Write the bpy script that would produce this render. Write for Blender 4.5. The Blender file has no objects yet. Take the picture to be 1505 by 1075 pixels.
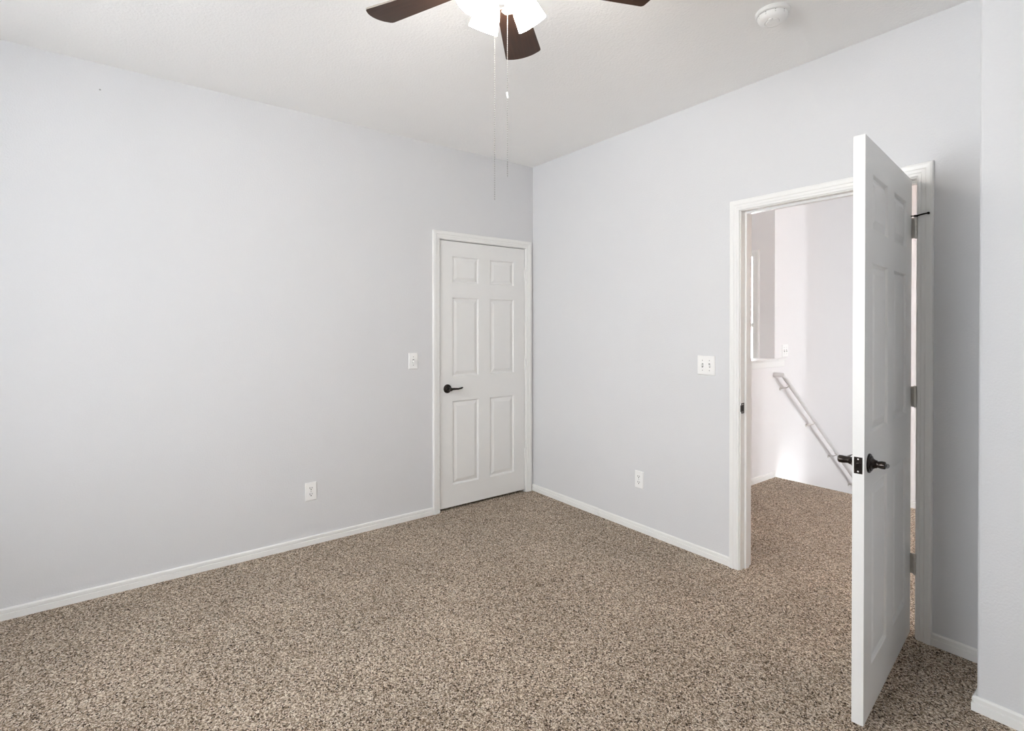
import bpy, math, random
from mathutils import Vector, Matrix
random.seed(7)
S = bpy.context.scene
COL = S.collection
R = math.radians
PI = math.pi

# ------------------------------------------------------------------ camera
cd = bpy.data.cameras.new('camera')
cam = bpy.data.objects.new('camera', cd); COL.objects.link(cam)
cd.sensor_width = 36.0
cd.lens = 766.45 / 1505 * 36.0
cd.shift_y = (486.82 - 537.5) / 1505
cd.clip_start = 0.05
yaw, pitch, roll = R(52.658), R(-0.3796), R(-0.0341)
cam.location = (-2.8279, -3.4162, 1.3831)
fw = Vector((math.cos(yaw)*math.cos(pitch), math.sin(yaw)*math.cos(pitch), math.sin(pitch)))
rt = Vector((math.sin(yaw), -math.cos(yaw), 0)); up = rt.cross(fw)
r2 = rt*math.cos(roll) + up*math.sin(roll); u2 = -rt*math.sin(roll) + up*math.cos(roll)
cam.rotation_euler = Matrix((r2, u2, -fw)).transposed().to_euler()
S.camera = cam

# ------------------------------------------------------------------ view, world, daylight
S.view_settings.view_transform = 'Standard'
S.view_settings.look = 'None'
S.view_settings.gamma = 1.0
S.view_settings.use_curve_mapping = False
S.view_settings.exposure = 0.23
cy = S.cycles
cy.max_bounces = 14; cy.diffuse_bounces = 10; cy.glossy_bounces = 4; cy.transparent_max_bounces = 8
cy.sample_clamp_indirect = 6.0
cy.use_denoising = True

SKY = 17.5
w = bpy.data.worlds.new('overcast_sky'); S.world = w; w.use_nodes = True
bg = w.node_tree.nodes['Background']
bg.inputs['Color'].default_value = (0.94, 0.97, 1.0, 1); bg.inputs['Strength'].default_value = SKY

def area(name, loc, rot, sx, sy, power=0, color=(1, 1, 1), portal=False):
    l = bpy.data.lights.new(name, 'AREA'); l.shape = 'RECTANGLE'; l.size = sx; l.size_y = sy
    l.energy = power; l.color = color
    if portal: l.cycles.is_portal = True
    o = bpy.data.objects.new(name, l); COL.objects.link(o)
    o.location = loc; o.rotation_euler = rot
    return o
# openings for the sky, the rear and foyer ones added (portals only guide the sampling of the sky)
YB0 = -4.25; SY0 = -1.985
WIN = dict(y0=-2.65, y1=-1.05, z0=0.85, z1=2.35)
area('bedroom_window_portal', (-5.45, (WIN['y0']+WIN['y1'])/2, (WIN['z0']+WIN['z1'])/2), (0, R(-90), 0), WIN['z1']-WIN['z0'], WIN['y1']-WIN['y0'], portal=True)
area('rear_fill_portal', (-2.65, YB0-1.05, 1.6), (R(90), 0, 0), 0.4, 0.9, portal=True)
area('foyer_fill_portal', (3.6, -5.05, 0.85), (R(90), 0, 0), 1.4, 1.1, portal=True)

# ------------------------------------------------------------------ materials
def srgb(r, g, b):
    f = lambda c: (c/255/12.92) if c/255 <= 0.04045 else ((c/255+0.055)/1.055)**2.4
    return (f(r), f(g), f(b), 1)
class N:
    def __init__(s, name):
        s.m = bpy.data.materials.new(name); s.m.use_nodes = True
        s.t = s.m.node_tree; s.b = s.t.nodes['Principled BSDF']; s.out = s.t.nodes['Material Output']
    def n(s, typ, **kw):
        x = s.t.nodes.new(typ)
        for k, v in kw.items():
            if k in x.inputs: x.inputs[k].default_value = v
            else: setattr(x, k, v)
        return x
    def l(s, a, b): s.t.links.new(a, b)
def plain(name, col, rough=0.5, metal=0.0, var=0.03, vscale=8.0, bump=0.0, bscale=100.0, bdist=0.001, spec=0.5):
    k = N(name)
    tc = k.n('ShaderNodeTexCoord')
    nz = k.n('ShaderNodeTexNoise', Scale=vscale, Detail=3.0)
    k.l(tc.outputs['Object'], nz.inputs['Vector'])
    mx = k.n('ShaderNodeMix', data_type='RGBA')
    c2 = tuple(min(1, c*(1+var)) for c in col[:3])+(1,); c1 = tuple(c*(1-var) for c in col[:3])+(1,)
    mx.inputs[6].default_value = c1; mx.inputs[7].default_value = c2
    k.l(nz.outputs['Fac'], mx.inputs[0]); k.l(mx.outputs[2], k.b.inputs['Base Color'])
    k.b.inputs['Roughness'].default_value = rough; k.b.inputs['Metallic'].default_value = metal
    k.b.inputs['Specular IOR Level'].default_value = spec
    if bump:
        n2 = k.n('ShaderNodeTexNoise', Scale=bscale, Detail=2.5, Roughness=0.55)
        k.l(tc.outputs['Object'], n2.inputs['Vector'])
        bp = k.n('ShaderNodeBump', Strength=bump, Distance=bdist)
        k.l(n2.outputs['Fac'], bp.inputs['Height']); k.l(bp.outputs['Normal'], k.b.inputs['Normal'])
    return k.m
M = {}
M['wall'] = plain('painted_wall', (0.685, 0.69, 0.702, 1), 0.55, var=0.01, bump=0.55, bscale=130, bdist=0.0022, spec=0.35)
M['hallwall'] = plain('painted_hall_wall', (0.80, 0.785, 0.785, 1), 0.55, var=0.01, bump=0.5, bscale=130, bdist=0.002, spec=0.3)
M['ceil'] = plain('textured_ceiling', (0.90, 0.90, 0.893, 1), 0.8, var=0.01, bump=0.6, bscale=95, bdist=0.003, spec=0.2)
M['trim'] = plain('white_trim_paint', (0.84, 0.84, 0.825, 1), 0.33, var=0.01)
M['door'] = plain('white_door_paint', (0.80, 0.80, 0.788, 1), 0.38, var=0.01, bump=0.12, bscale=260, bdist=0.0006)
M['plastic'] = plain('white_plastic', (0.88, 0.88, 0.87, 1), 0.35, var=0.005)
M['slot'] = plain('dark_slot', (0.02, 0.02, 0.02, 1), 0.6)
M['bronze'] = plain('dark_bronze', (0.028, 0.022, 0.019, 1), 0.22, metal=0.75, var=0.15, vscale=60)
M['nickel'] = plain('satin_nickel', (0.62, 0.60, 0.56, 1), 0.35, metal=0.45, var=0.1, vscale=60)
M['screw'] = plain('bright_screw', (0.7, 0.68, 0.65, 1), 0.3, metal=1.0)
M['rail'] = plain('painted_rail', (0.74, 0.73, 0.73, 1), 0.4)
M['brass'] = plain('chain_metal', (0.26, 0.25, 0.24, 1), 0.5, metal=0.2)
M['grey'] = plain('grey_mark', (0.33, 0.33, 0.33, 1), 0.8)

def carpet():
    k = N('frieze_carpet')
    tc = k.n('ShaderNodeTexCoord')
    vo = k.n('ShaderNodeTexVoronoi', Scale=235.0, Randomness=1.0)
    warp = k.n('ShaderNodeTexNoise', Scale=120.0, Detail=2.0)
    k.l(tc.outputs['Object'], warp.inputs['Vector'])
    ad = k.n('ShaderNodeVectorMath', operation='MULTIPLY_ADD')
    k.l(warp.outputs['Color'], ad.inputs[0]); ad.inputs[1].default_value = (0.012, 0.012, 0); k.l(tc.outputs['Object'], ad.inputs[2])
    fl = k.n('ShaderNodeVectorMath', operation='MULTIPLY'); fl.inputs[1].default_value = (1, 1, 0)
    k.l(ad.outputs[0], fl.inputs[0]); k.l(fl.outputs[0], vo.inputs['Vector'])
    bw = k.n('ShaderNodeRGBToBW'); k.l(vo.outputs['Color'], bw.inputs[0])
    rp = k.n('ShaderNodeValToRGB'); k.l(bw.outputs[0], rp.inputs[0])
    e = rp.color_ramp.elements
    e[0].position = 0.18; e[0].color = srgb(60, 47, 37)  # dark yarn flecks, with the shade between tufts put into the colour
    e[1].position = 0.82; e[1].color = srgb(255, 243, 228)
    a = e.new(0.36); a.color = srgb(158, 137, 115)
    a = e.new(0.60); a.color = srgb(210, 191, 170)
    # broad brushed patches of the pile
    n2 = k.n('ShaderNodeTexNoise', Scale=1.7, Detail=3.0, Roughness=0.6); k.l(tc.outputs['Object'], n2.inputs['Vector'])
    rm = k.n('ShaderNodeMapRange'); rm.inputs[1].default_value = 0.3; rm.inputs[2].default_value = 0.7
    rm.inputs[3].default_value = 0.90; rm.inputs[4].default_value = 1.12; k.l(n2.outputs['Fac'], rm.inputs[0])
    mu = k.n('ShaderNodeVectorMath', operation='SCALE'); k.l(rp.outputs['Color'], mu.inputs[0]); k.l(rm.outputs[0], mu.inputs['Scale'])
    k.l(mu.outputs[0], k.b.inputs['Base Color'])
    k.b.inputs['Roughness'].default_value = 0.95; k.b.inputs['Specular IOR Level'].default_value = 0.1
    n3 = k.n('ShaderNodeTexNoise', Scale=210.0, Detail=3.0, Roughness=0.6); k.l(fl.outputs[0], n3.inputs['Vector'])
    bp = k.n('ShaderNodeBump', Strength=1.0, Distance=0.016); k.l(n3.outputs['Fac'], bp.inputs['Height'])
    k.l(bp.outputs['Normal'], k.b.inputs['Normal'])
    return k.m
M['carpet'] = carpet()

def wood():
    k = N('dark_blade_wood')
    tc = k.n('ShaderNodeTexCoord'); mp = k.n('ShaderNodeMapping'); mp.inputs['Scale'].default_value = (3, 60, 10)
    k.l(tc.outputs['Object'], mp.inputs[0])
    nz = k.n('ShaderNodeTexNoise', Scale=2.0, Detail=4.0); k.l(mp.outputs[0], nz.inputs['Vector'])
    rp = k.n('ShaderNodeValToRGB'); k.l(nz.outputs['Fac'], rp.inputs[0])
    rp.color_ramp.elements[0].color = (0.020, 0.010, 0.007, 1); rp.color_ramp.elements[1].color = (0.070, 0.033, 0.019, 1)
    k.l(rp.outputs['Color'], k.b.inputs['Base Color']); k.b.inputs['Roughness'].default_value = 0.42; k.b.inputs['Specular IOR Level'].default_value = 0.25
    return k.m
M['wood'] = wood()
M['bladeedge'] = plain('blade_edge_laminate', (0.30, 0.26, 0.23, 1), 0.5)

def glow(name, col, s):
    k = N(name)
    k.b.inputs['Base Color'].default_value = (0.9, 0.88, 0.84, 1)
    k.b.inputs['Emission Color'].default_value = col; k.b.inputs['Emission Strength'].default_value = s
    k.b.inputs['Roughness'].default_value = 0.4
    return k.m
M['shade'] = glow('lit_frosted_glass', (1.0, 0.95, 0.89, 1), 42.0)
M['halllamp'] = glow('added_hall_lamp_glass', (1.0, 0.43, 0.19, 1), 25.0)  # orange glow of the added hall lamp

def glass():
    k = N('window_glass')
    tr = k.n('ShaderNodeBsdfTransparent'); gl = k.n('ShaderNodeBsdfGlossy'); gl.inputs['Roughness'].default_value = 0.02
    mx = k.n('ShaderNodeMixShader'); mx.inputs[0].default_value = 0.05; k.l(tr.outputs[0], mx.inputs[1]); k.l(gl.outputs[0], mx.inputs[2])
    k.l(mx.outputs[0], k.out.inputs['Surface'])
    return k.m
M['glass'] = glass()

# ------------------------------------------------------------------ mesh helpers
class MB:
    def __init__(s): s.v = []; s.f = []; s.mi = []; s.sm = []
    def add(s, vs, fs, mi=0, smooth=False):
        o = len(s.v); s.v += [tuple(v) for v in vs]
        for f in fs: s.f.append(tuple(i+o for i in f)); s.mi.append(mi); s.sm.append(smooth)
        return s
    def box(s, x0, x1, y0, y1, z0, z1, mi=0):
        vs = [(x, y, z) for x in (x0, x1) for y in (y0, y1) for z in (z0, z1)]
        return s.add(vs, [(0, 1, 3, 2), (4, 6, 7, 5), (0, 4, 5, 1), (2, 3, 7, 6), (0, 2, 6, 4), (1, 5, 7, 3)], mi)
    def lathe(s, prof, origin=(0, 0, 0), axis=(0, 0, 1), n=32, mi=0, smooth=True):
        """prof: list of (radius, distance along the axis)"""
        A = Vector(axis).normalized(); t = Vector((1, 0, 0)) if abs(A.x) < 0.9 else Vector((0, 1, 0))
        U = A.cross(t).normalized(); V = A.cross(U); O = Vector(origin)
        vs = []; fs = []
        for r, h in prof:
            for i in range(n):
                a = 2*PI*i/n; vs.append(O + A*h + U*(r*math.cos(a)) + V*(r*math.sin(a)))
        for j in range(len(prof)-1):
            for i in range(n):
                k = (i+1) % n; fs.append((j*n+i, j*n+k, (j+1)*n+k, (j+1)*n+i))
        if prof[0][0] > 1e-5: fs.append(tuple(range(n))[::-1])
        if prof[-1][0] > 1e-5: fs.append(tuple((len(prof)-1)*n+i for i in range(n)))
        return s.add(vs, fs, mi, smooth)
    def cyl(s, a, b, r, n=20, mi=0, r2=None):
        a = Vector(a); b = Vector(b); L = (b-a).length
        return s.lathe([(r, 0), (r if r2 is None else r2, L)], a, (b-a), n, mi)
    def tube(s, pts, rad, n=14, mi=0, flat=1.0, upv=(0, 0, 1)):
        pts = [Vector(p) for p in pts]; rad = rad if isinstance(rad, (list, tuple)) else [rad]*len(pts)
        vs = []; fs = []
        for i, p in enumerate(pts):
            if i == 0: t = pts[1]-p
            elif i == len(pts)-1: t = p-pts[i-1]
            else: t = (pts[i+1]-p).normalized()+(p-pts[i-1]).normalized()
            t.normalize(); U = t.cross(Vector(upv))
            if U.length < 1e-3: U = t.cross(Vector((1, 0, 0)))
            U.normalize(); V = U.cross(t)
            k = 1.0
            if 0 < i < len(pts)-1: k = 1/max(0.5, (pts[i+1]-p).normalized().dot(t))
            for j in range(n):
                a = 2*PI*j/n; vs.append(p + U*(rad[i]*math.cos(a)*k) + V*(rad[i]*math.sin(a)*flat))
        for i in range(len(pts)-1):
            for j in range(n):
                k = (j+1) % n; fs.append((i*n+j, i*n+k, (i+1)*n+k, (i+1)*n+j))
        fs.append(tuple(range(n))[::-1]); fs.append(tuple((len(pts)-1)*n+j for j in range(n)))
        return s.add(vs, fs, mi, True)
    def sweep(s, path, prof, mp, mi=0):
        """path in a plane (a, b); prof (offset to the path's left, c); mitred corners; mp(a, b, c) -> xyz"""
        n = len(path); m = len(prof); vs = []; fs = []
        P = [Vector(q) for q in path]
        for i in range(n):
            d1 = (P[i]-P[i-1]).normalized() if i else (P[1]-P[0]).normalized()
            d2 = (P[i+1]-P[i]).normalized() if i < n-1 else d1
            n1 = Vector((-d1.y, d1.x)); n2 = Vector((-d2.y, d2.x))
            b = (n1+n2); b = b/ (b.length_squared) * 2 if b.length > 1e-6 else n1
            for off, c in prof:
                q = P[i]+b*off; vs.append(mp(q.x, q.y, c))
        for i in range(n-1):
            for j in range(m):
                k = (j+1) % m; fs.append((i*m+j, i*m+k, (i+1)*m+k, (i+1)*m+j))
        fs.append(tuple(range(m))[::-1]); fs.append(tuple((n-1)*m+j for j in range(m)))
        return s.add(vs, fs, mi)
    def build(s, name, mats, parent=None, bevel=0.0, loc=None, rot=None, segs=2):
        me = bpy.data.meshes.new(name); me.from_pydata([tuple(v) for v in s.v], [], s.f)
        for mt in (mats if isinstance(mats, (list, tuple)) else [mats]): me.materials.append(M[mt] if isinstance(mt, str) else mt)
        for p, mi, sm in zip(me.polygons, s.mi, s.sm): p.material_index = mi; p.use_smooth = sm
        import bmesh
        bm = bmesh.new(); bm.from_mesh(me); bmesh.ops.recalc_face_normals(bm, faces=bm.faces); bm.to_mesh(me); bm.free()
        if any(s.sm):
            try: me.set_sharp_from_angle(angle=R(35))
            except Exception: pass
        o = bpy.data.objects.new(name, me); COL.objects.link(o)
        if loc is not None: o.location = loc
        if rot is not None: o.rotation_euler = rot
        if parent is not None: o.parent = parent
        if bevel:
            b = o.modifiers.new('edges', 'BEVEL'); b.width = bevel; b.segments = segs; b.limit_method = 'ANGLE'; b.angle_limit = R(40)
        return o
def tag(o, label, cat, group=None, kind=None):
    o['label'] = label; o['category'] = cat
    if group: o['group'] = group
    if kind: o['kind'] = kind
    return o
def struct(o, label, cat): return tag(o, label, cat, kind='structure')
def empty(name, loc, rz=0.0):
    o = bpy.data.objects.new(name, None); COL.objects.link(o); o.location = loc; o.rotation_euler = (0, 0, rz)
    o.empty_display_size = 0.05
    return o

# ------------------------------------------------------------------ dimensions
H = 2.74
HH = 3.05                     # ceiling height over the landing
XB, YB = -4.40, -4.25         # far sides of the bedroom behind the camera
TH = 0.115                    # wall thickness
C0, C1 = -0.899, -0.084       # closet door opening (jamb faces)
E0, E1 = -2.665, -1.851       # entry door opening (jamb faces)
DT = 2.044                    # head jamb height
JT = 0.018                    # jamb thickness
XJ, YJ = -0.36, -2.943        # corner of the wall that juts out on the right
HX = 2.03                     # far side of the hall
PY = -1.055                   # stair wall and pony wall face
SY = -1.985                   # other side of the stairwell

# ------------------------------------------------------------------ bedroom shell
m = MB(); m.box(XB-TH, TH, YB-TH, TH, -0.12, 0.0)
struct(m.build('floor', 'carpet'), 'speckled beige and brown frieze carpet covering the bedroom', 'floor')
m = MB(); m.box(XB-TH, TH, YB-TH, TH, H, H+0.12)
struct(m.build('ceiling', 'ceil'), 'white textured bedroom ceiling with the fan hanging from it', 'ceiling')
m = MB()
m.box(XB-TH, C0-JT, 0, TH, 0, H); m.box(C1+JT, TH, 0, TH, 0, H); m.box(C0-JT, C1+JT, 0, TH, DT+JT, H)
wl = struct(m.build('wall_left', 'wall'), 'long pale grey textured wall that holds the closed closet door', 'wall')
mk = MB(); mk.lathe([(0.0045, -0.0005), (0.004, 0.0008), (0, 0.0012)], (-2.88, 0, 2.606), (0, -1, 0), 12); mk.build('nail_mark', 'grey', wl)
m = MB()
m.box(0, TH, E1+JT, 0, 0, H); m.box(0, TH, YJ, E0-JT, 0, H); m.box(0, TH, E0-JT, E1+JT, DT+JT, H)
struct(m.build('wall_right', 'wall'), 'pale grey textured wall pierced by the open doorway', 'wall')
m = MB(); m.box(XJ, TH, YB-TH, YJ, 0, H)
struct(m.build('wall_alcove', 'wall', bevel=0.012, segs=3), 'pale grey wall jutting forward beside the open door', 'wall')
# window wall and rear wall, behind the camera
m = MB()
y0, y1, z0, z1 = WIN['y0'], WIN['y1'], WIN['z0'], WIN['z1']
WD = 1.00   # unseen recess depth, added to cut steep light from the windows
m.box(XB-WD, XB, YB-TH, y0, 0, H); m.box(XB-WD, XB, y1, 0, 0, H); m.box(XB-WD, XB, y0, y1, 0, z0); m.box(XB-WD, XB, y0, y1, z1, H)
struct(m.build('wall_window', 'wall'), 'bedroom wall with the window, behind the camera', 'wall')
m = MB(); RW = dict(x0=-2.85, x1=-2.45, z0=1.15, z1=2.05)  # rear opening added to fill the left wall and door face
m.box(XB, RW['x0'], YB-WD, YB, 0, H); m.box(RW['x1'], XJ, YB-WD, YB, 0, H); m.box(RW['x0'], RW['x1'], YB-WD, YB, 0, RW['z0']); m.box(RW['x0'], RW['x1'], YB-WD, YB, RW['z1'], H)
struct(m.build('wall_rear', 'wall'), 'plain bedroom wall behind the camera', 'wall')
def window(name, mp, w_, h_, label, dp=0.05, fr=0.04):
    """mp(u, v, c): u across, v up, c outward from the wall face"""
    def bx(mb, u0, u1, v0, v1, c0, c1):
        a = mp(u0, v0, c0); b = mp(u1, v1, c1)
        mb.box(min(a[0], b[0]), max(a[0], b[0]), min(a[1], b[1]), max(a[1], b[1]), min(a[2], b[2]), max(a[2], b[2]))
    m = MB()
    a, b = -dp-.05, -dp
    bx(m, 0, fr, 0, h_, a, b); bx(m, w_-fr, w_, 0, h_, a, b)
    bx(m, fr, w_-fr, 0, fr, a, b); bx(m, fr, w_-fr, h_-fr, h_, a, b)
    bx(m, fr, w_-fr, h_/2-0.018, h_/2+0.018, a, b)
    o = struct(m.build(name, 'trim'), label, 'window')
    g = MB(); bx(g, fr, w_-fr, fr, h_-fr, -dp-.028, -dp-.024); g.build('window_pane', 'glass', o)
    return o
window('window_1', lambda u, v, c: (XB+c, y0+u, z0+v), y1-y0, z1-z0, 'bedroom window behind the camera', dp=0.92)

window('rear_fill_window', lambda u, v, c: (RW['x0']+u, YB+c, RW['z0']+v), RW['x1']-RW['x0'], RW['z1']-RW['z0'], 'unseen rear window added as fill light', dp=0.92)

# ------------------------------------------------------------------ closet behind the closed door
m = MB()
m.box(-1.5, -1.4, TH, 0.85, 0, H); m.box(0.0, 0.10, TH, 0.85, 0, H); m.box(-1.5, 0.10, 0.85, 0.95, 0, H); m.box(-1.5, 0.10, TH, 0.95, -0.12, 0.0); m.box(-1.5, 0.10, TH, 0.95, H, H+0.1)
struct(m.build('wall_closet', 'wall'), 'inside walls of the closet behind the closed door', 'wall')

# ------------------------------------------------------------------ hall, pony wall and stairwell
LY = 3.0; LX = HX
m = MB()
m.box(TH, HX, -5.0, PY, -0.12, 0.0)
m.box(TH, HX, PY, LY, -0.12, 0.0)
struct(m.build('floor_hall', 'carpet'), 'brown speckled carpet of the landing outside the doorway', 'floor')
m = MB(); m.box(TH, 6.1, -5.1, LY+0.1, HH, HH+0.1); m.box(0.0, TH, -5.1, LY+0.1, H+0.121, HH+0.1)
struct(m.build('ceiling_hall', 'ceil'), 'ceiling above the landing and stairs', 'ceiling')
m = MB(); m.box(HX, 6.1, PY, PY+TH, -2.9, HH)
struct(m.build('wall_stair', 'hallwall'), 'tall white wall carrying the handrail beside the stairs', 'wall')
m = MB(); m.box(TH, HX, PY, PY+TH, 0, 1.075)
struct(m.build('wall_pony', 'hallwall'), 'half height wall at the left of the landing', 'wall')
m = MB(); m.box(HX, HX+TH, -5.0, SY, -2.9, HH)
struct(m.build('wall_landing', 'hallwall'), 'hall wall glimpsed through the gap at the door hinges', 'wall')
m = MB()
m.box(6.0, 6.1, -5.1, PY, -2.9, HH)
struct(m.build('wall_stair_end', 'hallwall'), 'end wall of the stairwell', 'wall')
m = MB()
m.box(TH, HX+TH, -5.1, -5.0, 0, HH)
struct(m.build('wall_hall_end', 'hallwall'), 'end wall of the hall', 'wall')
m = MB(); m.box(HX+TH, 2.9, -5.1, -5.0, -2.9, HH); m.box(4.3, 6.1, -5.1, -5.0, -2.9, HH); m.box(2.9, 4.3, -5.1, -5.0, -2.9, 0.3); m.box(2.9, 4.3, -5.1, -5.0, 1.4, HH)  # foyer opening added for even light on the stair wall
struct(m.build('wall_foyer', 'hallwall'), 'unseen foyer wall with a window added to light the stairs', 'wall')
window('foyer_fill_window', lambda u, v, c: (2.9+u, -5.0+c, 0.3+v), 1.4, 1.1, 'unseen foyer window added to light the stair wall')
m = MB(); m.box(TH+0.001, TH+0.012, 0.0+TH, LY, 0, HH)
m.box(TH, LX, LY, LY+0.1, 0, HH)
struct(m.build('wall_loft_side', 'hallwall'), 'side walls of the room beyond the half wall', 'wall')
# window wall of the room beyond the half wall
W0, W1, WZ0, WZ1 = -0.855, 0.02, 0.75, 2.062
m = MB()
m.box(LX, LX+TH, PY+TH, W0, 0, HH); m.box(LX, LX+TH, W1, LY, 0, HH); m.box(LX, LX+TH, W0, W1, 0, WZ0); m.box(LX, LX+TH, W0, W1, WZ1, HH)
struct(m.build('wall_loft_window', 'hallwall'), 'shaded taupe wall beyond the half wall around the narrow bright window', 'wall')
o = window('window_2', lambda u, v, c: (LX-c, W0+u, WZ0+v), W1-W0, WZ1-WZ0, 'bright window slit seen above the half wall past the door frame', dp=-0.016, fr=0.004)
CAS = [(0, 0), (0, .008), (.003, .0105), (.012, .0105), (.016, .013), (.028, .0135), (.032, .0165), (.046, .0175), (.054, .016), (.057, .011), (.057, 0)]
m = MB(); m.sweep([(W0, WZ0), (W0, WZ1), (W1, WZ1), (W1, WZ0), (W0, WZ0)][:4], CAS, lambda a, b, c: (LX-c, a, b)); m.box(LX-0.04, LX, W0-0.08, W1+0.08, WZ0-0.03, WZ0)
m.build('window_casing', 'trim', o)
# cap on the pony wall
m = MB()
m.box(TH, 2.19, PY-0.016, PY-0.001, 1.018, 1.078); m.box(TH, HX-0.001, PY-0.028, PY+TH+0.028, 1.075, 1.095); m.box(HX-0.001, 2.205, PY-0.028, PY, 1.075, 1.095)
struct(m.build('trim_1', 'trim', bevel=0.003), 'white cap rail along the top of the half wall', 'trim')
# stairs going down
m = MB(); rise, run = 0.192, 0.258
for i in range(14):
    x = HX+i*run
    m.box(x+0.001, x+run+0.02, SY+0.001, PY-0.001, -2.9, -rise*(i+1))
struct(m.build('stairs', 'carpet', bevel=0.01), 'carpeted stairs going down beyond the landing edge', 'stairs')
m = MB(); m.box(HX+TH, 6.0, -5.0, PY-0.001, -3.0, -2.75)
struct(m.build('floor_lower', 'carpet'), 'lower floor at the foot of the stairs', 'floor')

# ------------------------------------------------------------------ baseboards
BASE = [(0, -0.01), (.0125, -0.01), (.0125, .029), (.0062, .0305), (.0062, .0345), (.0105, .0365), (.0105, .049), (.007, .0545), (0, .0545)]
def base(name, path, label, prof=BASE, z=0.0):
    m = MB(); m.sweep(path, prof, lambda a, b, c: (a, b, c+z))
    return struct(m.build(name, 'trim'), label, 'baseboard')
base('baseboard_left', [(C0-0.062, 0), (XB, 0)][::1], 'white moulded baseboard along the wall left of the closet door')
base('baseboard_right', [(0, -0.762), (0, 0)], 'white baseboard between the closet corner and its raised joint')
BASE2 = [(o_+(0.0 if o_ == 0 else -.002), c_) for o_, c_ in BASE]
base('baseboard_doorway', [(0, E1+0.062), (0, -0.765)], 'white baseboard from its joint to the doorway casing', BASE2, z=-0.002)
base('baseboard_alcove', [(XJ, YB), (XJ, YJ), (0, YJ), (0, E0-0.062)], 'white baseboard around the jutting wall and behind the open door')
base('baseboard_rear', [(XB, 0), (XB, YB), (XJ, YB)], 'white baseboard behind the camera')
base('baseboard_hall', [(HX-0.003, PY), (TH, PY)], 'white baseboard at the foot of the half wall')
base('baseboard_landing', [(HX, -5.0), (HX, SY-0.012)], 'white baseboard on the hall wall seen through the hinge gap')
# ------------------------------------------------------------------ door casings and jambs
# closet: plane (x, z) on y = 0, room towards -y
m = MB(); m.sweep([(C0-.005, -0.01), (C0-.005, DT+.004), (C1+.005, DT+.004), (C1+.005, -0.01)], CAS, lambda a, b, c: (a, -c, b))
t3 = struct(m.build('trim_3', 'trim'), 'white moulded casing around the closed closet door', 'door casing')
m = MB()
m.box(C0-JT, C0, -0.001, TH, -0.01, DT+JT); m.box(C1, C1+JT, -0.001, TH, -0.01, DT+JT); m.box(C0, C1, -0.001, TH, DT, DT+JT)
m.box(C0, C0+.011, .042, .075, -0.01, DT); m.box(C1-.011, C1, .042, .075, -0.01, DT); m.box(C0+.011, C1-.011, .042, .075, DT-.011, DT)
m.build('door_jamb', 'trim', t3)
# entry: plane (y, z) on x = 0, room towards -x
m = MB(); m.sweep([(E0-.005, -0.01), (E0-.005, DT+.004), (E1+.005, DT+.004), (E1+.005, -0.01)], CAS, lambda a, b, c: (-c, a, b))
t4 = struct(m.build('trim_4', 'trim'), 'white moulded casing around the open doorway', 'door casing')
m = MB(); m.sweep([(E0-.005, -0.01), (E0-.005, DT+.004), (E1+.005, DT+.004), (E1+.005, -0.01)], CAS, lambda a, b, c: (TH+c, a, b))
m.build('hall_side_casing', 'trim', t4)
m = MB()
m.box(-.001, TH+.001, E0-JT, E0, -0.01, DT+JT); m.box(-.001, TH+.001, E1, E1+JT, -0.01, DT+JT); m.box(-.001, TH+.001, E0, E1, DT, DT+JT)
m.box(.042, .078, E0, E0+.011, -0.01, DT); m.box(.042, .078, E1-.011, E1, -0.01, DT); m.box(.042, .078, E0+.011, E1-.011, DT-.011, DT)
jm = m.build('door_jamb', 'trim', t4)
m = MB(); zc = 0.922
m.box(.006, .036, E1-.0015, E1, zc-.03, zc+.03); m.box(-.003, .006, E1-.004, E1, zc-.018, zc+.018); m.box(.013, .027, E1-.0019, E1-.0014, zc-.014, zc+.014, 1)
for dz in (-.022, .022): m.lathe([(.0035, 0), (.002, .0012), (0, .0014)], (.02, E1-.0014, zc+dz), (0, -1, 0), 12, 2)
o = m.build('strike_plate', ['bronze', 'slot', 'screw'], jm, bevel=0.001); o['label'] = 'dark bronze strike plate on the white jamb'

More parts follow.
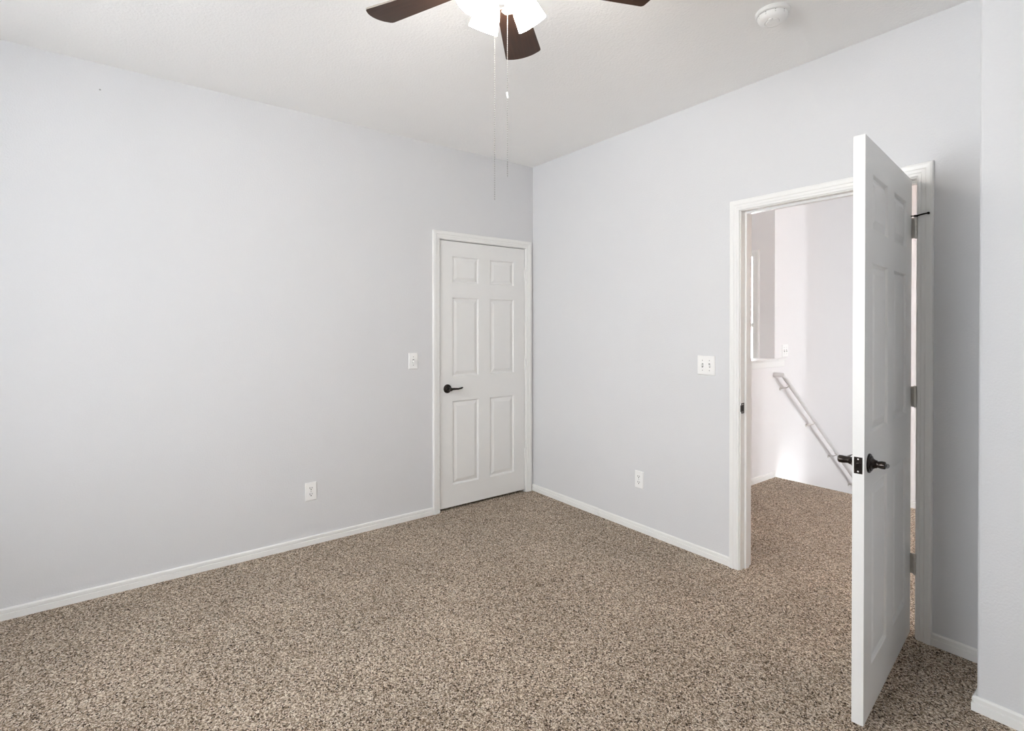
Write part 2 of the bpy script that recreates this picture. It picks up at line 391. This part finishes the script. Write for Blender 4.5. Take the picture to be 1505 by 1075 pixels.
# ------------------------------------------------------------------ six-panel doors
DW, DH, DK = 0.807, 2.016, 0.035
PX = [(.106, .347), (.453, .696)]
PZ = [(.165, .803), (.988, 1.590), (1.703, 1.903)]
def slab():
    m = MB()
    xs = [0, PX[0][0], PX[0][1], PX[1][0], PX[1][1], DW]; zs = [0]+[q for p in PZ for q in p]+[DH]
    for side, y, sg in ((0, 0.0, 1), (1, DK, -1)):
        for i in range(len(xs)-1):
            for j in range(len(zs)-1):
                a, b, c_, d = xs[i], xs[i+1], zs[j], zs[j+1]
                if i in (1, 3) and j in (1, 3, 5):
                    rings = [(0, 0), (.003, .0015), (.008, .0100), (.015, .0110), (.018, .0098), (.038, .0028), (.041, .0020)]
                    vs = []
                    for ins, dp in rings:
                        yy = y+sg*dp
                        vs += [(a+ins, yy, c_+ins), (b-ins, yy, c_+ins), (b-ins, yy, d-ins), (a+ins, yy, d-ins)]
                    fs = []
                    for r_ in range(len(rings)-1):
                        for k in range(4):
                            q = (k+1) % 4; fs.append((r_*4+k, r_*4+q, r_*4+4+q, r_*4+4+k))
                    L = (len(rings)-1)*4; fs.append((L, L+1, L+2, L+3))
                    if side: fs = [f[::-1] for f in fs]
                    m.add(vs, fs)
                else:
                    f = (0, 1, 2, 3) if not side else (3, 2, 1, 0)
                    m.add([(a, y, c_), (b, y, c_), (b, y, d), (a, y, d)], [f])
    m.add([(0, 0, 0), (0, DK, 0), (0, DK, DH), (0, 0, DH)], [(3, 2, 1, 0)][::1]); m.add([(DW, 0, 0), (DW, DK, 0), (DW, DK, DH), (DW, 0, DH)], [(0, 1, 2, 3)])
    m.add([(0, 0, 0), (DW, 0, 0), (DW, DK, 0), (0, DK, 0)], [(3, 2, 1, 0)]); m.add([(0, 0, DH), (DW, 0, DH), (DW, DK, DH), (0, DK, DH)], [(0, 1, 2, 3)])
    return m
def build_slab(name):
    m = slab()
    me = bpy.data.meshes.new(name); me.from_pydata(m.v, [], m.f); me.materials.append(M['door'])
    import bmesh
    bm = bmesh.new(); bm.from_mesh(me); bmesh.ops.remove_doubles(bm, verts=bm.verts, dist=1e-5); bmesh.ops.recalc_face_normals(bm, faces=bm.faces); bm.to_mesh(me); bm.free()
    o = bpy.data.objects.new(name, me); COL.objects.link(o)
    return o
def lever(parent, side, zk=0.900, xk=0.062, neck=1.0, droop=0.0):
    """side -1: on the front face (towards -y); +1: on the back face"""
    y = 0.0 if side < 0 else DK
    r_ = MB()
    r_.lathe([(.0335, 0), (.0335, .003), (.031, .006), (.027, .007), (.0255, .010), (.019, .0125), (.0145, .019), (.0135, .024), (0, .024)], (xk, y, zk), (0, side, 0), 40)
    h = r_.build('door_handle', 'bronze', parent)
    n_ = MB()
    n_.lathe([(r__, .012+(h__-.012)*neck) for r__, h__ in [(.0115, .018), (.0115, .034), (.0125, .040), (.0135, .048), (.013, .060), (.010, .0635), (0, .0645)]], (xk, y, zk), (0, side, 0), 32)
    pts = [(xk+.004, y+side*.052, zk), (xk+.024, y+side*.053, zk+.001), (xk+.045, y+side*.052, zk+.0005), (xk+.066, y+side*.050, zk-.001), (xk+.086, y+side*.047, zk+.001), (xk+.100, y+side*.044, zk+.003), (xk+.108, y+side*.042, zk+.004)]
    dr = lambda x_, y_, z_: (x_, y+side*(.012+(abs(y_-y)-.012)*neck), z_-droop*(x_-xk))
    pts = [dr(*q_) for q_ in pts]
    n_.tube(pts, [.010, .0088, .0078, .007, .0066, .0068, .0045], 16, flat=1.0)
    n_.lathe([(0, -.006), (.004, -.0045), (.0055, 0), (.004, .0045), (0, .006)], dr(xk+.108, y+side*.042, zk+.005), (1, 0, 0), 16)
    n_.build('lever', 'bronze', h)
    return h
def hinge(parent, z, mat, pin, label=None):
    m = MB(); px, py = pin; hh = .0445
    for k in range(5):
        a = z-hh+k*(2*hh/5); m.cyl((px, py, a+.0006), (px, py, a+2*hh/5-.0006), .0062, 16)
    m.cyl((px, py, z-hh-.003), (px, py, z+hh+.003), .0035, 12)
    m.lathe([(.0055, 0), (.0055, .003), (0, .005)], (px, py, z+hh), (0, 0, 1), 14)
    return m
# closet door (closed)
d1 = build_slab('door_1'); d1.location = (C0+.004, .003, .022)
struct(d1, 'closed white six-panel closet door in the left wall', 'door')
lever(d1, -1)
for z in (1.800, 1.050, .305):
    m = hinge(d1, z, 'trim', (DW+.003, -.008)); m.box(DW-.003, DW+.009, -.006, .0015, z-.0445, z+.0445)
    h = m.build('hinge', 'trim', d1); h['label'] = 'white painted hinge'
m = MB(); m.box(-.0035, 0, .004, .030, .872, .928); m.box(-.004, -.0005, .010, .024, .89, .91)
m.build('latch_plate', 'bronze', d1)
# entry door (open into the room)
TH_E = R(6.3); hx, hy = -.004, -2.648
d2 = build_slab('door_2'); d2.location = (hx-DW*math.cos(TH_E), hy-DW*math.sin(TH_E), .022); d2.rotation_euler = (0, 0, TH_E)
struct(d2, 'white six-panel bedroom door standing open into the room', 'door')
lever(d2, -1, zk=.889, neck=.72, droop=.24); lever(d2, 1, zk=.889, neck=.9, droop=.1)
m = MB(); zc = .889
m.box(-.0015, .0005, .005, .030, zc-.0285, zc+.0285)
m.lathe([(.0085, -.002), (.0085, .004), (0, .004)], (0, .0175, zc), (-1, 0, 0), 20)
m.add([(-.0015, .0115, zc-.007), (-.0015, .0235, zc-.007), (-.0015, .0235, zc+.007), (-.0015, .0115, zc+.007), (-.010, .0205, zc-.006), (-.010, .0225, zc-.006), (-.010, .0225, zc+.006), (-.010, .0205, zc+.006)],
      [(0, 1, 5, 4), (1, 2, 6, 5), (2, 3, 7, 6), (3, 0, 4, 7), (4, 5, 6, 7)], 0)
for dz in (-.021, .021): m.lathe([(.0030, 0), (.0026, .0012), (.0010, .0014), (0, .0008)], (-.0015, .0175, zc+dz), (-1, 0, 0), 14, 1)
lp = m.build('latch_plate', ['bronze', 'screw'], d2, bevel=0.0012); lp['label'] = 'dark bronze latch plate with two bright screws'
inv = Matrix.Rotation(-TH_E, 4, 'Z') @ Matrix.Translation((-d2.location.x, -d2.location.y, -d2.location.z))
def loc_of(x, y, z): v = inv @ Vector((x, y, z)); return v
for i, z in enumerate((1.8225, 1.0755, .3325)):
    pin = loc_of(-.0125, -2.6645, z); ja = loc_of(.002, -2.6655, z); zl = z-.022
    m = hinge(d2, zl, 'nickel', (pin.x, pin.y))
    # leaf on the door edge and leaf towards the jamb
    for (ax, ay, bx, by) in ((pin.x, pin.y, DW+.0012, .003), (DW+.0012, .003, DW+.0012, .031), (pin.x, pin.y, ja.x, ja.y)):
        a = Vector((ax, ay, 0)); b = Vector((bx, by, 0)); nn = (b-a).normalized().cross(Vector((0, 0, 1)))*.0011
        q = [a+nn, b+nn, b-nn, a-nn]
        m.add([(v.x, v.y, zl-.0445) for v in q]+[(v.x, v.y, zl+.0445) for v in q], [(3, 2, 1, 0), (4, 5, 6, 7), (0, 1, 5, 4), (1, 2, 6, 5), (2, 3, 7, 6), (3, 0, 4, 7)])
    h = m.build('hinge', 'nickel', d2); h['label'] = 'satin nickel hinge'
    if i == 0:
        s_ = MB(); zz = zl+.052
        P0 = loc_of(-.0125, -2.6645, zz); P0.z = zz
        e1 = loc_of(-.026, -2.712, zz); e1.z = zz+.004; e2 = loc_of(-.036, -2.655, zz); e2.z = zz-.002
        s_.lathe([(.008, -.004), (.008, .004), (0, .004)], P0, (0, 0, 1), 16)
        s_.tube([P0, (P0+e1)/2+Vector((0, 0, .001)), e1], [.0032, .0032, .0028], 10)
        s_.cyl(e1, loc_of(-.0180, -2.712, e1.z+d2.location.z), .0052, 14)
        s_.tube([P0, e2], [.003, .003], 10)
        ds = s_.build('door_stop', 'bronze', h); ds['label'] = 'dark hinge-pin door stop reaching to the casing'

# ------------------------------------------------------------------ switches and outlets
def frustum_plate(w_, h_, d=.006, e=.0035):
    m = MB()
    a, b = w_/2, h_/2
    rings = [(0, 0), (0, .0018), (e, d)]
    vs = []
    for ins, dd in rings:
        vs += [(-a+ins, -dd, -b+ins), (a-ins, -dd, -b+ins), (a-ins, -dd, b-ins), (-a+ins, -dd, b-ins)]
    fs = [(0, 3, 2, 1)]
    for r_ in range(2):
        for k in range(4):
            q = (k+1) % 4; fs.append((r_*4+k, r_*4+q, r_*4+4+q, r_*4+4+k))
    fs.append((8, 9, 10, 11)); m.add(vs, fs)
    return m
def switch(loc, rz, gangs, label, name='light_switch', ups=(1, 1)):
    o = empty(name, loc, rz)
    tag(o, label, 'light switch')
    w_ = .0715 if gangs == 1 else .116
    m = frustum_plate(w_, .116)
    cs = [0] if gangs == 1 else [-.023, .023]
    for c in cs:
        m.box(c-.0052, c+.0052, -.0062, -.0055, -.0125, .0125, 1)
        for dz in (-.030, .030): m.lathe([(.0032, 0), (.0028, .0008), (0, .001)], (c, -.0058, dz), (0, -1, 0), 12, 2)
    m.build('switch_plate', ['plastic', 'slot', 'grey'], o)
    for c, u in zip(cs, ups):
        t = MB(); t.add([(c-.0045, -.0055, -.0085), (c+.0045, -.0055, -.0085), (c+.0045, -.0055, .0085), (c-.0045, -.0055, .0085),
                         (c-.004, -.017, u*.009-.0035), (c+.004, -.017, u*.009-.0035), (c+.004, -.017, u*.009+.0035), (c-.004, -.017, u*.009+.0035)],
                        [(0, 3, 2, 1), (4, 5, 6, 7), (0, 1, 5, 4), (1, 2, 6, 5), (2, 3, 7, 6), (3, 0, 4, 7)])
        t.build('toggle', 'plastic', o, bevel=.0008)
    return o
def outlet(loc, rz, label):
    o = empty('wall_outlet', loc, rz); tag(o, label, 'outlet')
    m = frustum_plate(.0715, .116); m.lathe([(.003, 0), (.0026, .0009), (0, .001)], (0, -.0058, 0), (0, -1, 0), 12, 1)
    m.build('outlet_plate', ['plastic', 'grey'], o)
    for dz in (-.0195, .0195):
        r_ = MB(); n = 24; vs = []
        for yy in (-.005, -.0078):
            for k in range(n):
                a = 2*PI*k/n; vs.append((max(-.0165, min(.0165, .0172*math.cos(a)*1.06)), yy, dz+max(-.0130, min(.0130, .0172*math.sin(a)))))
        fs = [tuple(range(n)), tuple(range(2*n-1, n-1, -1))]+[(k, (k+1) % n, n+(k+1) % n, n+k) for k in range(n)]
        r_.add(vs, fs)
        r_.box(-.0084, -.0052, -.0081, -.0077, dz-.0010, dz+.0090, 1); r_.box(.0052, .0080, -.0081, -.0077, dz, dz+.0085, 1)
        r_.lathe([(.0034, 0), (.0034, .0003), (0, .0003)], (0, -.0078, dz-.0065), (0, -1, 0), 14, 1)
        r_.build('receptacle', ['plastic', 'slot'], o)
    return o
switch((-1.118, 0, 1.143), 0, 1, 'white single toggle switch on the wall left of the closet door', ups=(-1,))
switch((0, -1.635, 1.155), R(-90), 2, 'white double toggle switch on the wall left of the open doorway', ups=(1, -1))
switch((2.225, PY, 1.163), 0, 2, 'white switch plate on the stair wall above the handrail', ups=(-1, -1))
outlet((-1.836, 0, .340), 0, 'white duplex outlet low on the long left wall')
outlet((0, -1.133, .352), R(-90), 'white duplex outlet low on the wall between closet and doorway')

# ------------------------------------------------------------------ smoke detector
sd = empty('smoke_detector', (-.572, -2.308, H)); tag(sd, 'round white smoke detector on the ceiling above the open door', 'smoke detector')
m = MB(); m.lathe([(.067, 0), (.069, -.004), (.068, -.012), (.064, -.016), (.056, -.017), (0, -.017)], (0, 0, 0), (0, 0, 1), 48); m.build('mounting_base', 'plastic', sd)
m = MB()
m.lathe([(.050, -.016), (.050, -.020)], (0, 0, 0), (0, 0, 1), 40, 1)
m.lathe([(.050, -.019), (.0605, -.020), (.0605, -.028), (.057, -.036), (.048, -.043), (.034, -.046), (.031, -.0445), (.027, -.0445), (.025, -.047), (0, -.048)], (0, 0, 0), (0, 0, 1), 48)
for k in range(10):
    a = 2*PI*k/10; c_, s_ = math.cos(a), math.sin(a)
    m.add([(.0607*c_-.002*s_, .0607*s_+.002*c_, -.0205), (.0607*c_+.002*s_, .0607*s_-.002*c_, -.0205), (.0598*c_+.002*s_, .0598*s_-.002*c_, -.031), (.0598*c_-.002*s_, .0598*s_+.002*c_, -.031)], [(0, 1, 2, 3)], 2)
m.build('detector_cover', ['plastic', 'slot', 'grey'], sd)
m = MB(); m.lathe([(.0085, -.044), (.0085, -.0485), (.006, -.050), (0, -.050)], (-.030, -.006, 0), (0, 0, 1), 20); m.build('test_button', 'plastic', sd)

# ------------------------------------------------------------------ ceiling fan
FX, FY = -1.827, -2.051
fan = empty('ceiling_fan', (FX, FY, H)); tag(fan, 'five-blade ceiling fan with dark wood blades and lit glass shades', 'ceiling fan')
Zb = 2.53-H   # blade height relative to the ceiling
m = MB(); m.lathe([(.078, 0), (.080, -.012), (.072, -.035), (.045, -.048), (.03, -.05)], n=40)
m.lathe([(.035, -.045), (.060, -.055), (.105, -.075), (.118, -.105), (.118, -.145), (.105, -.170), (.070, -.185), (0, -.187)], n=48); m.build('motor_housing', 'nickel', fan)
BANG = 43.6
def blade(ang):
    ca = R(ang)
    n = 14; L0, L1 = .175, .531
    pts = []
    # outline (x along the blade, y across), tip slightly arched with rounded corners
    wr, wt = .052, .0745
    out = [(L0, -wr*.85), (L0+.015, -wr), (L1-.028, -wt)]
    for k in range(5): a = -PI/2+(PI/2*.80)*k/4; out.append((L1-.030+.016*math.cos(a)+.0, -wt+.016+.016*math.sin(a)))
    for k in range(1, 8):
        t = -1+2*k/8; out.append((L1-.010+.012*(1-t*t), (wt-.018)*t))
    for k in range(5): a = (PI/2*.20)+(PI/2*.80)*k/4; out.append((L1-.030+.016*math.cos(a), wt-.016+.016*math.sin(a)))
    out += [(L1-.028, wt), (L0+.015, wr), (L0, wr*.85)]
    m = MB(); q = len(out)
    vs = [(x, y, -.003) for x, y in out]+[(x, y, .003) for x, y in out]
    m.add(vs, [tuple(range(q))[::-1], tuple(range(q, 2*q))]); m.add(vs, [(k, (k+1) % q, q+(k+1) % q, q+k) for k in range(q)], 1)
    b = m.build('fan_blade', ['wood', 'bladeedge'], fan)
    b.rotation_euler = (Matrix.Rotation(ca, 4, 'Z') @ Matrix.Rotation(R(PITCH), 4, 'X')).to_euler(); b.location = (0, 0, Zb)
    i_ = MB()
    i_.add([(.095, -.018, -.006), (.095, .018, -.006), (.165, .020, -.006), (.185, .036, -.006), (.210, .026, -.006), (.216, 0, -.006), (.210, -.026, -.006), (.185, -.036, -.006), (.165, -.020, -.006)]
           + [(x, y, -.0032) for x, y in ((.095, -.018), (.095, .018), (.165, .020), (.185, .036), (.210, .026), (.216, 0), (.210, -.026), (.185, -.036), (.165, -.020))],
           [tuple(range(9)), tuple(range(17, 8, -1))]+[(k, (k+1) % 9, 9+(k+1) % 9, 9+k) for k in range(9)])
    i_.build('blade_bracket', 'nickel', b)
    return b
PITCH = -11
for k in range(5): blade(BANG+72*k)
m = MB()
m.lathe([(.045, -.185), (.050, -.20), (.072, -.215), (.075, -.245), (.062, -.270), (.040, -.285), (.014, -.292), (.010, -.305), (0, -.308)], n=40)
lk = m.build('light_kit', 'nickel', fan)
view = math.atan2(FY+3.4162, FX+2.8279)
SH0 = view+R(32); SC = 0.86; TILT = R(54)
for k in range(4):
    a = SH0+k*PI/2
    d = Vector((math.cos(a), math.sin(a), 0)); ax = (d*math.cos(TILT)+Vector((0, 0, -math.sin(TILT)))).normalized()
    p0 = d*.050+Vector((0, 0, -.250)); p1 = d*.062+Vector((0, 0, -.256))
    arm = MB(); arm.tube([d*.03+Vector((0, 0, -.235)), p0, p1], [.010, .010, .010], 14); arm.lathe([(.010, -.012), (.022, -.006), (.024, .012), (.0, .012)], p1, ax, 24)
    arm.build('lamp_arm', 'nickel', fan)
    sh = MB(); q0 = p1+ax*.006
    prof = [(.024, 0), (.030, .008), (.043, .028), (.051, .055), (.055, .085), (.0595, .112), (.0575, .112), (.053, .085), (.049, .055), (.041, .030), (.028, .012), (.020, .004)]
    sh.lathe([(a_*SC, b_*SC) for a_, b_ in prof], q0, ax, 40)
    s_ = sh.build('lamp_shade', 'shade', fan); s_['label'] = 'glowing frosted glass shade'
    bu = MB(); bu.lathe([(.012, .012), (.014, .03), (.026, .060), (.026, .070), (.018, .080), (0, .086)], q0, ax, 20); bu.build('bulb', 'shade', s_)
def chain(dx, dy, z0, z1, conn=None):
    m = MB(); n = int((z0-z1)/.0075); st = (z0-z1)/n
    for i in range(n):
        z = z0-i*st
        m.lathe([(.0003, 0), (.0011, -.0012), (.0013, -.0024), (.0011, -.0036), (.0003, -.0048), (.0003, -.0075)], (dx, dy, z), (0, 0, 1), 6)
    c = m.build('pull_chain', 'brass', fan)
    if conn is not None:
        k = MB(); k.tube([(dx-.003, dy, conn+.009), (dx-.0015, dy, conn+.004), (dx+.0015, dy, conn-.004), (dx+.003, dy, conn-.009)], [.0028, .0034, .0034, .0028], 10); k.build('chain_connector', 'plastic', c)
    return c
px_ = Vector((rt.x, rt.y, 0))
chain(px_.x*-.0235, px_.y*-.0235, -.275, 1.795-H)
chain(px_.x*.018, px_.y*.018, -.285, 1.870-H, conn=2.135-H)

# ------------------------------------------------------------------ hall things
hl = empty('added_hall_lamp', (1.05, -2.9, HH)); tag(hl, 'unseen flush glass lamp added on the hall ceiling for warm light', 'ceiling lamp')  # out of view, added to warm the hall carpet
m = MB(); m.lathe([(.13, 0), (.135, -.02), (.125, -.03), (0, -.03)], n=32); m.build('lamp_base', 'nickel', hl)
m = MB(); m.lathe([(.122, -.03), (.120, -.06), (.09, -.095), (.045, -.112), (0, -.115)], n=32); m.build('lamp_glass', 'halllamp', hl)
hr = empty('handrail', (2.03, PY, .935)); tag(hr, 'white painted handrail sloping down along the stair wall', 'handrail')
sl_ = .748; ry = -.080
m = MB(); m.tube([(-.012, 0, .012), (-.012, ry, .012), (.03, ry, .012-.03*sl_), (3.6, ry, .012-3.6*sl_)], [.021, .021, .021, .021], 20)
m.build('rail', 'rail', hr)
for bx_ in (.105, .645, 1.165, 1.70, 2.3, 2.9, 3.4):
    m = MB(); zt = .012-bx_*sl_-.019
    m.tube([(bx_, ry, zt+.004), (bx_, ry, zt-.012), (bx_, ry+.018, zt-.026), (bx_, -.004, zt-.040)], [.006, .0055, .0055, .006], 10)
    m.lathe([(.016, 0), (.014, .005), (0, .007)], (bx_, 0, zt-.043), (0, -1, 0), 20); m.box(bx_-.022, bx_+.022, ry-.014, ry+.014, zt-.002, zt+.003)
    m.build('rail_bracket', 'nickel', hr)
